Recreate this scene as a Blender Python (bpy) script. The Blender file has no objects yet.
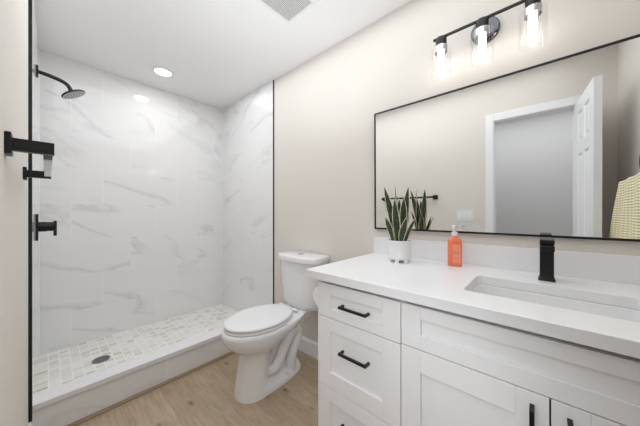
import bpy, bmesh, math, random
from mathutils import Vector, Matrix
random.seed(7)
S = bpy.context.scene
COL = S.collection
PI = math.pi

# ------------------------------------------------------------------ camera
cam_d = bpy.data.cameras.new('camera')
cam = bpy.data.objects.new('camera', cam_d); COL.objects.link(cam)
cam_d.sensor_fit = 'HORIZONTAL'; cam_d.sensor_width = 36.0
cam_d.lens = 245.5 / 640 * 36.0
cam_d.clip_start = 0.01
cam_d.shift_y = -0.35 / 640
cam.location = (0, 0, 1.172)
cam.rotation_euler = (PI / 2, 0, -math.radians(48.07))
S.camera = cam

# ------------------------------------------------------------------ world, view
w = bpy.data.worlds.new('world'); S.world = w; w.use_nodes = True
w.node_tree.nodes['Background'].inputs[0].default_value = (0.9, 0.95, 1, 1)
w.node_tree.nodes['Background'].inputs[1].default_value = 0.3
S.view_settings.view_transform = 'Standard'
S.view_settings.look = 'None'
S.view_settings.exposure = 0.05
S.view_settings.gamma = 1.0
S.view_settings.use_curve_mapping = False
try:
    S.cycles.use_denoising = True
    S.cycles.max_bounces = 16; S.cycles.diffuse_bounces = 10; S.cycles.glossy_bounces = 6
    S.cycles.transparent_max_bounces = 16
    S.cycles.sample_clamp_indirect = 6.0
except Exception:
    pass

def area(name, loc, rot, sx, sy, power, col=(1, 1, 1)):
    l = bpy.data.lights.new(name, 'AREA'); l.shape = 'RECTANGLE'; l.size = sx; l.size_y = sy
    l.energy = power; l.color = col
    o = bpy.data.objects.new(name, l); COL.objects.link(o); o.location = loc; o.rotation_euler = rot
    return o
HALL_POWER = 11.0
BULB = 9.0
LENS = 4.0
CEIL_Z = 2.44
UP_FILL = 19.5
LOW_FILL = 11.5
CEIL_FILL = 17.0
# daylight of the hall behind the open doorway
area('hall_daylight', (-0.62, 0.1, 2.40), (0, 0, 0), 0.7, 1.6, HALL_POWER, (1.0, 0.99, 0.97))
# added fill: broad soft area light just under the ceiling, no real fixture
area('ceiling_fill', (0.70, 1.15, CEIL_Z - 0.01), (0, 0, 0), 1.3, 2.6, CEIL_FILL, (0.93, 0.965, 1.0))
# unseen spot added mid-room, aimed up to brighten the ceiling and its bounce
fl = bpy.data.lights.new('up_fill', 'SPOT'); fl.energy = UP_FILL; fl.spot_size = math.radians(146); fl.spot_blend = 1.0
fl.shadow_soft_size = 0.08; fl.color = (0.90, 0.95, 1.0)
flo = bpy.data.objects.new('up_fill', fl); COL.objects.link(flo); flo.location = (0.78, 1.05, 1.42)
flo.rotation_euler = (PI, 0, 0)
# the recessed lamp of the shower
dk = bpy.data.lights.new('shower_lamp', 'AREA'); dk.shape = 'DISK'; dk.size = 0.122; dk.energy = 1.35; dk.color = (1.0, 0.98, 0.95)
dko = bpy.data.objects.new('shower_lamp', dk); COL.objects.link(dko); dko.location = (0.70, 2.53, CEIL_Z - 0.0065)
# another added spot, low by the camera, to lift the cabinet fronts
f2 = bpy.data.lights.new('low_fill', 'SPOT'); f2.energy = LOW_FILL; f2.spot_size = math.radians(84); f2.spot_blend = 0.9
f2.shadow_soft_size = 0.16; f2.color = (0.91, 0.955, 1.0)
f2o = bpy.data.objects.new('low_fill', f2); COL.objects.link(f2o); f2o.location = (0.12, 0.12, 1.05)
f2o.rotation_euler = Vector((0.80, 0.34, -0.62)).to_track_quat('-Z', 'Y').to_euler()

# ------------------------------------------------------------------ dimensions
W, WT = 1.455, 1.447          # painted right wall, tiled right wall
LW, LT = -0.0615, -0.0495       # painted left wall, tiled left wall
D = 2.907; NEAR = -0.44; CEIL = 2.44
Y0, Y1 = 1.905, 2.019         # curb
PAN = 0.060

# ------------------------------------------------------------------ node helpers
def sRGB(r, g, b):
    def f(c):
        c /= 255.0
        return c / 12.92 if c <= 0.04045 else ((c + 0.055) / 1.055) ** 2.4
    return (f(r), f(g), f(b), 1)

class NT:
    def __init__(s, name):
        s.m = bpy.data.materials.new(name); s.m.use_nodes = True
        s.t = s.m.node_tree; s.b = s.t.nodes['Principled BSDF']; s.out = s.t.nodes['Material Output']
    def n(s, kind, **kw):
        x = s.t.nodes.new(kind)
        for k, v in kw.items(): setattr(x, k, v)
        return x
    def lk(s, a, b): s.t.links.new(a, b)
    def val(s, sock, v):
        if hasattr(v, 'is_output'): s.lk(v, sock)
        else: sock.default_value = v
    def m_(s, op, a, b=0.0, c=0.0):
        x = s.n('ShaderNodeMath', operation=op)
        s.val(x.inputs[0], a); s.val(x.inputs[1], b); s.val(x.inputs[2], c)
        return x.outputs[0]
    def mix(s, f, a, b):
        x = s.n('ShaderNodeMix', data_type='RGBA')
        s.val(x.inputs[0], f); s.val(x.inputs[6], a); s.val(x.inputs[7], b)
        return x.outputs[2]
    def ramp(s, f, stops):
        x = s.n('ShaderNodeValToRGB'); s.lk(f, x.inputs[0])
        e = x.color_ramp.elements
        while len(e) < len(stops): e.new(0.5)
        for q, (p, c) in zip(e, stops): q.position = p; q.color = c if len(c) == 4 else (*c, 1)
        return x.outputs[0]
    def pos(s):
        g = s.n('ShaderNodeNewGeometry'); x = s.n('ShaderNodeSeparateXYZ'); s.lk(g.outputs['Position'], x.inputs[0])
        return x.outputs
    def obj(s):
        g = s.n('ShaderNodeTexCoord'); return g.outputs['Object']
    def xyz(s, a, b, c):
        x = s.n('ShaderNodeCombineXYZ'); s.val(x.inputs[0], a); s.val(x.inputs[1], b); s.val(x.inputs[2], c); return x.outputs[0]
    def noise(s, vec, scale, detail=4, rough=0.5, dist=0.0):
        x = s.n('ShaderNodeTexNoise'); s.lk(vec, x.inputs['Vector'])
        x.inputs['Scale'].default_value = scale; x.inputs['Detail'].default_value = detail
        x.inputs['Roughness'].default_value = rough; x.inputs['Distortion'].default_value = dist
        return x.outputs[0]
    def white(s, vec):
        x = s.n('ShaderNodeTexWhiteNoise', noise_dimensions='3D'); s.lk(vec, x.inputs['Vector']); return x.outputs
    def bump(s, h, strength, dist=0.002):
        x = s.n('ShaderNodeBump'); x.inputs['Strength'].default_value = strength; x.inputs['Distance'].default_value = dist
        s.lk(h, x.inputs['Height']); s.lk(x.outputs[0], s.b.inputs['Normal'])
    def set(s, **kw):
        for k, v in kw.items(): s.val(s.b.inputs[k.replace('_', ' ')], v)
        return s

def plain(name, col, rough=0.5, metal=0.0, bump=None, coat=0.0, vary=0.03):
    t = NT(name)
    nz = t.noise(t.obj(), 9.0, 3)
    c2 = tuple(x * (1 - vary) for x in col[:3]) + (1,)
    t.set(Base_Color=t.mix(nz, c2, col), Roughness=rough, Metallic=metal)
    t.b.inputs['Coat Weight'].default_value = coat
    if bump:
        t.bump(t.noise(t.obj(), bump[0], 4), bump[1], bump[2])
    return t.m

M = {}
M['paint'] = plain('wall_paint', sRGB(221, 216, 209), 0.75, bump=(160, 0.12, 0.002), vary=0.01)
M['ceiling'] = plain('ceiling_paint', sRGB(241, 241, 242), 0.85, bump=(90, 0.25, 0.003), vary=0.01)
M['trimwhite'] = plain('trim_paint', sRGB(234, 235, 237), 0.4, vary=0.01)
M['cabinet'] = plain('cabinet_paint', sRGB(232, 232, 233), 0.42, vary=0.01)
M['black'] = plain('matte_black_metal', sRGB(22, 22, 23), 0.38, 0.3)
M['blacktrim'] = plain('black_edge_trim', sRGB(25, 24, 24), 0.45, 0.2)
M['ceramic'] = plain('white_ceramic', sRGB(232, 232, 233), 0.12, coat=0.4, vary=0.005)
M['plastic'] = plain('white_plastic', sRGB(230, 230, 232), 0.25, vary=0.005)
M['chrome'] = plain('chrome', sRGB(215, 215, 218), 0.12, 1.0)
M['darkchrome'] = plain('smoked_chrome', sRGB(95, 95, 100), 0.18, 1.0)
M['hallpaint'] = plain('hall_paint', sRGB(209, 210, 212), 0.8, vary=0.01)
M['gap'] = plain('seat_gap_shade', sRGB(40, 38, 36), 0.8)
M['paper'] = plain('tissue_paper', sRGB(240, 239, 237), 0.95, bump=(300, 0.3, 0.001))
M['card'] = plain('cardboard_core', sRGB(120, 100, 80), 0.9)
M['soil'] = plain('potting_soil', sRGB(45, 36, 28), 1.0, bump=(120, 1.0, 0.01), vary=0.5)
M['rubberdots'] = plain('grey_nozzle_rubber', sRGB(150, 150, 155), 0.6)

def quartz():
    t = NT('white_quartz')
    o = t.obj()
    sp = t.noise(o, 260, 2, 0.7)
    spm = t.ramp(sp, [(0.60, (0, 0, 0)), (0.68, (1, 1, 1))])
    t.set(Base_Color=t.mix(t.m_('MULTIPLY', spm, 0.35), sRGB(231, 231, 233), sRGB(202, 202, 202)), Roughness=0.30)
    return t.m
M['quartz'] = quartz()
M['steel'] = plain('brushed_steel', sRGB(150, 150, 154), 0.35, 0.8)
M['bargloss'] = plain('satin_black_bar', sRGB(24, 24, 25), 0.10, 0.0, coat=1.0)

def marble(name, ax, u0, z0=0.045, tw=0.6, th=0.3, shift=0.2, row0=4):
    t = NT(name)
    P = t.pos()
    u = P[ax]; v = P[2]
    r = t.m_('FLOOR', t.m_('DIVIDE', t.m_('SUBTRACT', v, z0), th))
    vf = t.m_('MULTIPLY', t.m_('FRACT', t.m_('DIVIDE', t.m_('SUBTRACT', v, z0), th)), th)
    uu = t.m_('DIVIDE', t.m_('SUBTRACT', t.m_('SUBTRACT', u, u0), t.m_('MULTIPLY', t.m_('SUBTRACT', r, float(row0)), shift)), tw)
    cidx = t.m_('FLOOR', uu); uf = t.m_('MULTIPLY', t.m_('FRACT', uu), tw)
    g = 0.0020
    gm = t.m_('MAXIMUM', t.m_('MAXIMUM', t.m_('LESS_THAN', uf, g), t.m_('GREATER_THAN', uf, tw - g)),
              t.m_('MULTIPLY', t.m_('MAXIMUM', t.m_('LESS_THAN', vf, g), t.m_('GREATER_THAN', vf, th - g)), 0.40))
    rnd = t.white(t.xyz(cidx, r, 3.3))
    off = t.n('ShaderNodeVectorMath', operation='SCALE'); t.lk(rnd[1], off.inputs[0]); off.inputs['Scale'].default_value = 7.0
    # veins run diagonally down to the right and are stretched along that way
    a = math.radians(24)
    uc = t.m_('ADD', t.m_('MULTIPLY', u, math.cos(a)), t.m_('MULTIPLY', v, -math.sin(a)))
    vc = t.m_('ADD', t.m_('MULTIPLY', u, math.sin(a)), t.m_('MULTIPLY', v, math.cos(a)))
    base = t.xyz(t.m_('MULTIPLY', uc, 0.34), vc, 0.0)
    ad = t.n('ShaderNodeVectorMath', operation='ADD'); t.lk(base, ad.inputs[0]); t.lk(off.outputs[0], ad.inputs[1])
    n1 = t.noise(ad.outputs[0], 2.5, 5, 0.47, 0.32)
    ridge = t.m_('ABSOLUTE', t.m_('SUBTRACT', n1, 0.5))
    vein = t.ramp(ridge, [(0.0, (1, 1, 1)), (0.009, (0.5, 0.5, 0.5)), (0.034, (0, 0, 0))])
    n2 = t.noise(ad.outputs[0], 1.7, 3, 0.5)
    msk = t.ramp(n2, [(0.36, (0, 0, 0)), (0.56, (1, 1, 1))])
    cloud = t.noise(ad.outputs[0], 4.0, 4, 0.6)
    c = t.mix(cloud, sRGB(237, 237, 237), sRGB(229, 229, 230))
    c = t.mix(t.m_('MULTIPLY', t.m_('MULTIPLY', vein, msk), 0.36), c, sRGB(172, 173, 176))
    c = t.mix(t.m_('MULTIPLY', gm, 0.80), c, sRGB(245, 245, 245))
    t.set(Base_Color=c, Roughness=0.09)
    t.b.inputs['Specular IOR Level'].default_value = 0.5
    return t.m
M['tile_back'] = marble('marble_tile_back', 0, 0.336)
M['tile_right'] = marble('marble_tile_right', 1, 0.10)
M['tile_left'] = marble('marble_tile_left', 1, 0.25)
M['tile_curb'] = marble('marble_tile_curb', 0, -0.048, z0=-0.12, row0=0, shift=0.0)

def mosaic():
    t = NT('pan_mosaic')
    P = t.pos()
    tu, tv = 0.056, 0.040
    uu = t.m_('DIVIDE', t.m_('SUBTRACT', P[0], 0.008), tu); ci = t.m_('FLOOR', uu)
    ro = t.white(t.xyz(ci, 5.0, 1.0))[0]
    vv = t.m_('ADD', t.m_('DIVIDE', P[1], tv), t.m_('MULTIPLY', ro, 1.0)); ri = t.m_('FLOOR', vv)
    uf = t.m_('MULTIPLY', t.m_('FRACT', uu), tu); vf = t.m_('MULTIPLY', t.m_('FRACT', vv), tv)
    g = 0.003
    gm = t.m_('MAXIMUM', t.m_('MAXIMUM', t.m_('LESS_THAN', uf, g), t.m_('GREATER_THAN', uf, tu - g)),
              t.m_('MAXIMUM', t.m_('LESS_THAN', vf, g), t.m_('GREATER_THAN', vf, tv - g)))
    rnd = t.white(t.xyz(ci, ri, 2.0))
    base = t.ramp(rnd[0], [(0.0, sRGB(238, 237, 233)), (0.45, sRGB(228, 227, 222)), (0.70, sRGB(220, 218, 209)), (0.86, sRGB(204, 200, 184)), (1.0, sRGB(186, 179, 156))])
    off = t.n('ShaderNodeVectorMath', operation='SCALE'); t.lk(rnd[1], off.inputs[0]); off.inputs['Scale'].default_value = 9.0
    ad = t.n('ShaderNodeVectorMath', operation='ADD'); t.lk(t.xyz(t.m_('MULTIPLY', P[0], 0.3), P[1], 0), ad.inputs[0]); t.lk(off.outputs[0], ad.inputs[1])
    st = t.noise(ad.outputs[0], 45, 4)
    c = t.mix(t.m_('MULTIPLY', st, 0.6), base, sRGB(234, 233, 229))
    c = t.mix(gm, c, sRGB(246, 246, 245))
    t.set(Base_Color=c, Roughness=0.3)
    return t.m
M['mosaic'] = mosaic()

def oak():
    t = NT('oak_plank_floor')
    P = t.pos()
    pw, pl = 0.178, 1.22
    vv = t.m_('DIVIDE', t.m_('ADD', P[0], 0.03), pw); ri = t.m_('FLOOR', vv)
    ro = t.white(t.xyz(ri, 1.0, 7.0))[0]
    uu = t.m_('ADD', t.m_('DIVIDE', P[1], pl), ro); ci = t.m_('FLOOR', uu)
    vf = t.m_('MULTIPLY', t.m_('FRACT', vv), pw); uf = t.m_('MULTIPLY', t.m_('FRACT', uu), pl)
    gm = t.m_('MAXIMUM', t.m_('LESS_THAN', vf, 0.0018), t.m_('LESS_THAN', uf, 0.0018))
    rnd = t.white(t.xyz(ci, ri, 4.0))
    off = t.n('ShaderNodeVectorMath', operation='SCALE'); t.lk(rnd[1], off.inputs[0]); off.inputs['Scale'].default_value = 11.0
    def co(sx, sy):
        ad = t.n('ShaderNodeVectorMath', operation='ADD'); t.lk(t.xyz(t.m_('MULTIPLY', P[1], sx), t.m_('MULTIPLY', P[0], sy), 0), ad.inputs[0]); t.lk(off.outputs[0], ad.inputs[1]); return ad.outputs[0]
    grain = t.noise(co(1.0, 9.0), 7.0, 6, 0.65, 0.7)
    fine = t.noise(co(2.0, 40.0), 9.0, 4, 0.6)
    cloud = t.noise(co(1.0, 2.2), 3.0, 3)
    vo = t.n('ShaderNodeTexVoronoi', feature='F1'); t.lk(co(1.0, 1.9), vo.inputs['Vector']); vo.inputs['Scale'].default_value = 5.0
    kd = t.m_('ADD', vo.outputs['Distance'], t.m_('MULTIPLY', t.m_('SUBTRACT', t.noise(co(3.0, 9.0), 12.0, 3), 0.5), 0.16))
    km = t.ramp(kd, [(0.05, (1, 1, 1)), (0.10, (0.5, 0.5, 0.5)), (0.22, (0, 0, 0))])
    keep = t.m_('GREATER_THAN', t.m_('FRACT', t.m_('MULTIPLY', vo.outputs['Color'], 1.0)), 0.15)
    km = t.m_('MULTIPLY', km, keep)
    c = t.ramp(grain, [(0.28, sRGB(138, 118, 95)), (0.5, sRGB(172, 152, 128)), (0.72, sRGB(192, 174, 150))])
    c = t.mix(t.m_('MULTIPLY', fine, 0.35), c, sRGB(144, 123, 101))
    c = t.mix(t.m_('MULTIPLY', cloud, 0.45), c, sRGB(194, 177, 154))
    c = t.mix(t.m_('MULTIPLY', rnd[0], 0.35), c, sRGB(142, 120, 97))
    c = t.mix(t.m_('MULTIPLY', km, 0.85), c, sRGB(84, 68, 55))
    c = t.mix(t.m_('MULTIPLY', gm, 0.45), c, sRGB(104, 90, 75))
    t.set(Base_Color=c, Roughness=0.42)
    t.bump(grain, 0.15, 0.002)
    return t.m
M['oak'] = oak()
M['oakstrip'] = plain('oak_strip', sRGB(150, 128, 104), 0.5, vary=0.15)

def mirror_mat():
    t = NT('mirror_silver'); t.set(Base_Color=(0.92, 0.93, 0.93, 1), Metallic=1.0, Roughness=0.0); return t.m
M['mirror'] = mirror_mat()

def clear_glass(name, tint=(1, 1, 1, 1), refl=0.10):
    t = NT(name)
    tr = t.n('ShaderNodeBsdfTransparent'); tr.inputs[0].default_value = tint
    gl = t.n('ShaderNodeBsdfGlossy'); gl.inputs['Roughness'].default_value = 0.03
    lw = t.n('ShaderNodeLayerWeight'); lw.inputs[0].default_value = 0.25
    mx = t.n('ShaderNodeMixShader')
    t.lk(t.m_('ADD', t.m_('MULTIPLY', lw.outputs['Facing'], 0.10), refl * 0.2), mx.inputs[0])
    t.lk(tr.outputs[0], mx.inputs[1]); t.lk(gl.outputs[0], mx.inputs[2]); t.lk(mx.outputs[0], t.out.inputs[0])
    return t.m
M['glass'] = clear_glass('clear_glass', (0.99, 0.99, 0.99, 1))

def emit(name, col, strength):
    t = NT(name); e = t.n('ShaderNodeEmission'); e.inputs[0].default_value = col; e.inputs[1].default_value = strength
    t.lk(e.outputs[0], t.out.inputs[0]); return t.m
M['bulb'] = emit('lit_bulb', (1.0, 0.975, 0.94, 1), BULB)
M['lens'] = emit('lit_lens', (1.0, 0.97, 0.93, 1), LENS)

def leaf_mat():
    t = NT('snake_plant_leaf')
    uv = t.n('ShaderNodeUVMap'); sp = t.n('ShaderNodeSeparateXYZ'); t.lk(uv.outputs[0], sp.inputs[0])
    e = t.m_('ABSOLUTE', t.m_('SUBTRACT', sp.outputs[0], 0.5))
    wob = t.m_('MULTIPLY', t.m_('SUBTRACT', t.noise(t.obj(), 60, 2), 0.5), 0.12)
    edge = t.m_('GREATER_THAN', t.m_('ADD', e, wob), 0.415)
    band = t.noise(t.xyz(t.m_('MULTIPLY', sp.outputs[0], 1.5), t.m_('MULTIPLY', sp.outputs[1], 14), 0.0), 1.6, 3, 0.6, 0.6)
    g = t.ramp(band, [(0.35, sRGB(34, 44, 33)), (0.55, sRGB(52, 66, 48)), (0.7, sRGB(86, 100, 76))])
    t.set(Base_Color=t.mix(edge, g, sRGB(214, 210, 172)), Roughness=0.4)
    return t.m
M['leaf'] = leaf_mat()

def soap_mat():
    t = NT('orange_soap')
    t.set(Base_Color=sRGB(238, 122, 84), Roughness=0.15)
    t.b.inputs['Subsurface Weight'].default_value = 0.0
    t.b.inputs['Coat Weight'].default_value = 0.6
    return t.m
M['soap'] = soap_mat()
def soap_label():
    t = NT('soap_label')
    o = t.n('ShaderNodeUVMap'); sp = t.n('ShaderNodeSeparateXYZ'); t.lk(o.outputs[0], sp.inputs[0])
    u, v = sp.outputs[0], sp.outputs[1]
    def band(v0, v1, u0, u1):
        return t.m_('MULTIPLY', t.m_('MULTIPLY', t.m_('GREATER_THAN', v, v0), t.m_('LESS_THAN', v, v1)),
                    t.m_('MULTIPLY', t.m_('GREATER_THAN', u, u0), t.m_('LESS_THAN', u, u1)))
    nz = t.m_('GREATER_THAN', t.noise(t.xyz(t.m_('MULTIPLY', u, 24.0), t.m_('MULTIPLY', v, 9.0), 0), 1.0, 2), 0.47)
    lines = band(0.55, 0.62, 0.2, 0.8)
    for q in (band(0.47, 0.52, 0.25, 0.75), band(0.30, 0.33, 0.2, 0.8), band(0.23, 0.26, 0.2, 0.8), band(0.10, 0.125, 0.25, 0.75)):
        lines = t.m_('MAXIMUM', lines, q)
    c = t.mix(t.m_('MULTIPLY', t.m_('MULTIPLY', lines, nz), 0.8), sRGB(242, 150, 120), sRGB(196, 84, 70))
    t.set(Base_Color=c, Roughness=0.35)
    return t.m
M['soaplabel'] = soap_label()

def towel_mat():
    t = NT('yellow_check_towel')
    uv = t.n('ShaderNodeUVMap'); sp = t.n('ShaderNodeSeparateXYZ'); t.lk(uv.outputs[0], sp.inputs[0])
    u, v = sp.outputs[0], sp.outputs[1]
    a = t.m_('FRACT', t.m_('MULTIPLY', u, 20.0)); b = t.m_('FRACT', t.m_('MULTIPLY', v, 26.0))
    ha = t.m_('GREATER_THAN', a, 0.5); hb = t.m_('GREATER_THAN', b, 0.5)
    s = t.m_('ADD', t.m_('MULTIPLY', ha, 0.5), t.m_('MULTIPLY', hb, 1.5))
    c = t.ramp(t.m_('MULTIPLY', s, 0.5), [(0.0, sRGB(244, 240, 222)), (0.5, sRGB(232, 224, 184)), (1.0, sRGB(196, 184, 118))])
    t.set(Base_Color=c, Roughness=0.95)
    t.bump(t.m_('ADD', a, b), 0.3, 0.003)
    return t.m
M['towel'] = towel_mat()

def vent_mat():
    t = NT('vent_mesh')
    P = t.pos()
    def ln(ax): return t.m_('LESS_THAN', t.m_('ABSOLUTE', t.m_('SUBTRACT', t.m_('FRACT', t.m_('DIVIDE', P[ax], 0.009)), 0.5)), 0.30)
    hole = t.m_('MULTIPLY', ln(0), ln(1))
    t.set(Base_Color=t.mix(hole, sRGB(222, 222, 222), sRGB(95, 95, 97)), Roughness=0.5)
    return t.m
M['ventmesh'] = vent_mat()

def nozzle_mat():
    t = NT('nozzle_face')
    tc = t.n('ShaderNodeUVMap'); sp = t.n('ShaderNodeSeparateXYZ'); t.lk(tc.outputs[0], sp.inputs[0])
    r = t.m_('SQRT', t.m_('ADD', t.m_('MULTIPLY', sp.outputs[0], sp.outputs[0]), t.m_('MULTIPLY', sp.outputs[1], sp.outputs[1])))
    ring = t.m_('FRACT', t.m_('MULTIPLY', r, 4.0))
    k = t.m_('LESS_THAN', ring, 0.5)
    t.set(Base_Color=t.mix(k, sRGB(205, 205, 208), sRGB(95, 95, 98)), Roughness=0.4)
    return t.m
M['nozzle'] = nozzle_mat()

# ------------------------------------------------------------------ mesh helpers
def new(): return bmesh.new()
def box(bm, x0, x1, y0, y1, z0, z1):
    vs = [bm.verts.new(p) for p in ((x0, y0, z0), (x1, y0, z0), (x1, y1, z0), (x0, y1, z0), (x0, y0, z1), (x1, y0, z1), (x1, y1, z1), (x0, y1, z1))]
    for f in ((3, 2, 1, 0), (4, 5, 6, 7), (0, 1, 5, 4), (1, 2, 6, 5), (2, 3, 7, 6), (3, 0, 4, 7)):
        bm.faces.new([vs[i] for i in f])
    return vs
def frame_of(d):
    d = d.normalized(); a = Vector((0, 0, 1)) if abs(d.z) < 0.9 else Vector((1, 0, 0))
    x = d.cross(a).normalized(); y = d.cross(x).normalized(); return x, y
def tube(bm, pts, r, n=16, cap=True):
    pts = [Vector(p) for p in pts]; rings = []
    x = None
    for i, p in enumerate(pts):
        d = (pts[min(i + 1, len(pts) - 1)] - pts[max(i - 1, 0)])
        d.normalize()
        if x is None: x, y = frame_of(d)
        else:
            x = (x - d * x.dot(d)).normalized(); y = d.cross(x)
        rr = r[i] if isinstance(r, (list, tuple)) else r
        rings.append([bm.verts.new(p + rr * (math.cos(2 * PI * k / n) * x + math.sin(2 * PI * k / n) * y)) for k in range(n)])
    for a, b in zip(rings, rings[1:]):
        for k in range(n): bm.faces.new((a[k], a[(k + 1) % n], b[(k + 1) % n], b[k]))
    if cap:
        bm.faces.new(rings[0][::-1]); bm.faces.new(rings[-1])
    return rings
def loft(bm, loops, cap0=True, cap1=True):
    R = [[bm.verts.new(p) for p in L] for L in loops]; n = len(R[0])
    for a, b in zip(R, R[1:]):
        for k in range(n): bm.faces.new((a[k], a[(k + 1) % n], b[(k + 1) % n], b[k]))
    if cap0: bm.faces.new(R[0][::-1])
    if cap1: bm.faces.new(R[-1])
    return R
def lathe(bm, prof, cx, cy, n=40, cap0=True, cap1=True):
    return loft(bm, [[(cx + r * math.cos(2 * PI * k / n), cy + r * math.sin(2 * PI * k / n), z) for k in range(n)] for r, z in prof], cap0, cap1)
def rrect(x0, x1, y0, y1, r, z, seg=6):
    out = []
    for cx, cy, a0 in ((x1 - r, y1 - r, 0), (x0 + r, y1 - r, 90), (x0 + r, y0 + r, 180), (x1 - r, y0 + r, 270)):
        for k in range(seg + 1):
            a = math.radians(a0 + 90 * k / seg); out.append((cx + r * math.cos(a), cy + r * math.sin(a), z))
    return out
def prism(bm, poly, vec):
    a = [bm.verts.new(p) for p in poly]; b = [bm.verts.new(Vector(p) + Vector(vec)) for p in poly]; n = len(a)
    for k in range(n): bm.faces.new((a[k], a[(k + 1) % n], b[(k + 1) % n], b[k]))
    bm.faces.new(a[::-1]); bm.faces.new(b)
def link(name, bm, mat, parent=None, bevel=0.0, smooth=False, subsurf=0, seg=2, sharp=40):
    bmesh.ops.recalc_face_normals(bm, faces=bm.faces[:])
    off = Vector((0, 0, 0)); q = parent
    while q is not None:
        off += q.location; q = q.parent
    if off.length: bmesh.ops.translate(bm, verts=bm.verts[:], vec=-off)
    me = bpy.data.meshes.new(name); bm.to_mesh(me); bm.free()
    if smooth:
        me.polygons.foreach_set('use_smooth', [True] * len(me.polygons))
        try: me.set_sharp_from_angle(angle=math.radians(sharp))
        except Exception: pass
    o = bpy.data.objects.new(name, me); COL.objects.link(o)
    if mat: me.materials.append(mat)
    if parent: o.parent = parent
    if bevel:
        b = o.modifiers.new('bevel', 'BEVEL'); b.width = bevel; b.segments = seg; b.limit_method = 'ANGLE'; b.angle_limit = math.radians(40)
        b.harden_normals = False
    if subsurf:
        s = o.modifiers.new('sub', 'SUBSURF'); s.levels = subsurf; s.render_levels = subsurf
    return o
def thing(name, label, cat, loc, group=None):
    o = bpy.data.objects.new(name, None); COL.objects.link(o); o.location = loc
    o.empty_display_size = 0.05
    o['label'] = label; o['category'] = cat
    if group: o['group'] = group
    return o
def tag(o, label, cat, group=None):
    o['label'] = label; o['category'] = cat
    if group: o['group'] = group
    return o
def struct(name, bm, mat, parent=None, label=None, **kw):
    o = link(name, bm, mat, parent, **kw)
    if not parent: o['kind'] = 'structure'
    if label: o['label'] = label
    return o
def bx(*a):
    bm = new(); box(bm, *a); return bm

# ------------------------------------------------------------------ the room shell
struct('floor', bx(-1.35, W + 0.1, NEAR - 0.9, Y0 + 0.06, -0.06, 0.0), M['oak'], label='oak plank floor')
struct('floor_shower', bx(LT - 0.03, WT + 0.02, Y1 - 0.012, D + 0.03, -0.05, PAN), M['mosaic'], label='beige and white mosaic shower floor')
struct('ceiling', bx(-1.35, W + 0.1, NEAR - 0.9, D + 0.12, CEIL, CEIL + 0.1), M['ceiling'], label='white ceiling')
struct('wall_right', bx(W, W + 0.1, NEAR, D + 0.12, 0, CEIL), M['paint'], label='beige painted wall behind toilet and vanity')
struct('wall_near', bx(LW - 0.13, W + 0.1, NEAR - 0.12, NEAR, 0, CEIL), M['paint'], label='beige painted wall at the end of the vanity')
struct('wall_back', bx(LW - 0.12, W + 0.1, D, D + 0.12, 0, CEIL), M['tile_back'], label='white marble tiled back wall of the shower')
# left wall with the doorway (opening y -0.208..0.336, top 2.055)
DY0, DY1, DZ = -0.215, 0.345, 2.046
bm = new(); box(bm, LW - 0.12, LW, NEAR, DY0, 0, CEIL); box(bm, LW - 0.12, LW, DY1, D, 0, CEIL); box(bm, LW - 0.12, LW, DY0, DY1, DZ, CEIL)
struct('wall_left', bm, M['paint'], label='beige painted wall with the doorway and towel bar')
bm = new(); prism(bm, [(LW, Y0, 0), (LT, Y0, 0), (LT + 0.008, D, 0), (LW, D, 0)], (0, 0, CEIL))
struct('wall_left_tile', bm, M['tile_left'], label='marble tiled left side of the shower')
struct('wall_right_tile', bx(WT, W, Y0, D, 0.0, CEIL), M['tile_right'], label='marble tiled right side of the shower')
struct('trim_1', bx(LW, LT + 0.001, Y0 - 0.007, Y0, 0.125, CEIL), M['blacktrim'], label='black edge trim of the left shower tile')
struct('trim_2', bx(WT - 0.001, W, Y0 - 0.009, Y0, 0.128, CEIL), M['blacktrim'], label='black edge trim of the right shower tile')
def bead(name, cx, sx, lab):
    bm = new(); prism(bm, [(cx, D, PAN), (cx + sx * 0.007, D, PAN), (cx + sx * 0.004, D - 0.004, PAN), (cx, D - 0.007, PAN)], (0, 0, CEIL - PAN))
    return struct(name, bm, M['trimwhite'], label=lab)
bead('trim_6', LT + 0.0078, 1, 'white caulk bead in the left shower corner'); bead('trim_7', WT, -1, 'white caulk bead in the right shower corner')
def baseb(name, x0, x1, y0, y1, ax):
    bm = new(); h = 0.125
    if ax == 'r':   # against the right wall, profile in x
        poly = [(x1, y0, 0), (x0, y0, 0), (x0, y0, h - 0.02), (x0 + 0.005, y0, h - 0.008), (x1 - 0.004, y0, h), (x1, y0, h)]
        prism(bm, poly, (0, y1 - y0, 0))
    else:
        poly = [(x0, y0, 0), (x1, y0, 0), (x1, y0, h - 0.02), (x1 - 0.005, y0, h - 0.008), (x0 + 0.004, y0, h), (x0, y0, h)]
        prism(bm, poly, (0, y1 - y0, 0))
    return struct(name, bm, M['trimwhite'])
baseb('baseboard_right', W - 0.014, W, 0.775, Y0, 'r')
baseb('baseboard_left', LW, LW + 0.014, DY1 + 0.07, Y0 - 0.003, 'l')
# curb
struct('trim_3', bx(LT, WT, Y0 + 0.012, Y1 - 0.012, 0, 0.169), M['tile_curb'], label='marble tiled shower curb')
struct('trim_4', bx(LT, WT, Y0, Y1, 0.169, 0.1985), M['quartz'], label='white quartz cap of the shower curb', bevel=0.003)
bm = new()
prism(bm, [(LT, Y0 + 0.012, 0), (LT, Y0 - 0.006, 0), (LT, Y0 - 0.004, 0.008), (LT, Y0 + 0.003, 0.014), (LT, Y0 + 0.012, 0.016)], (WT - LT, 0, 0))
struct('trim_5', bm, M['oakstrip'], label='oak strip along the foot of the curb')
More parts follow.
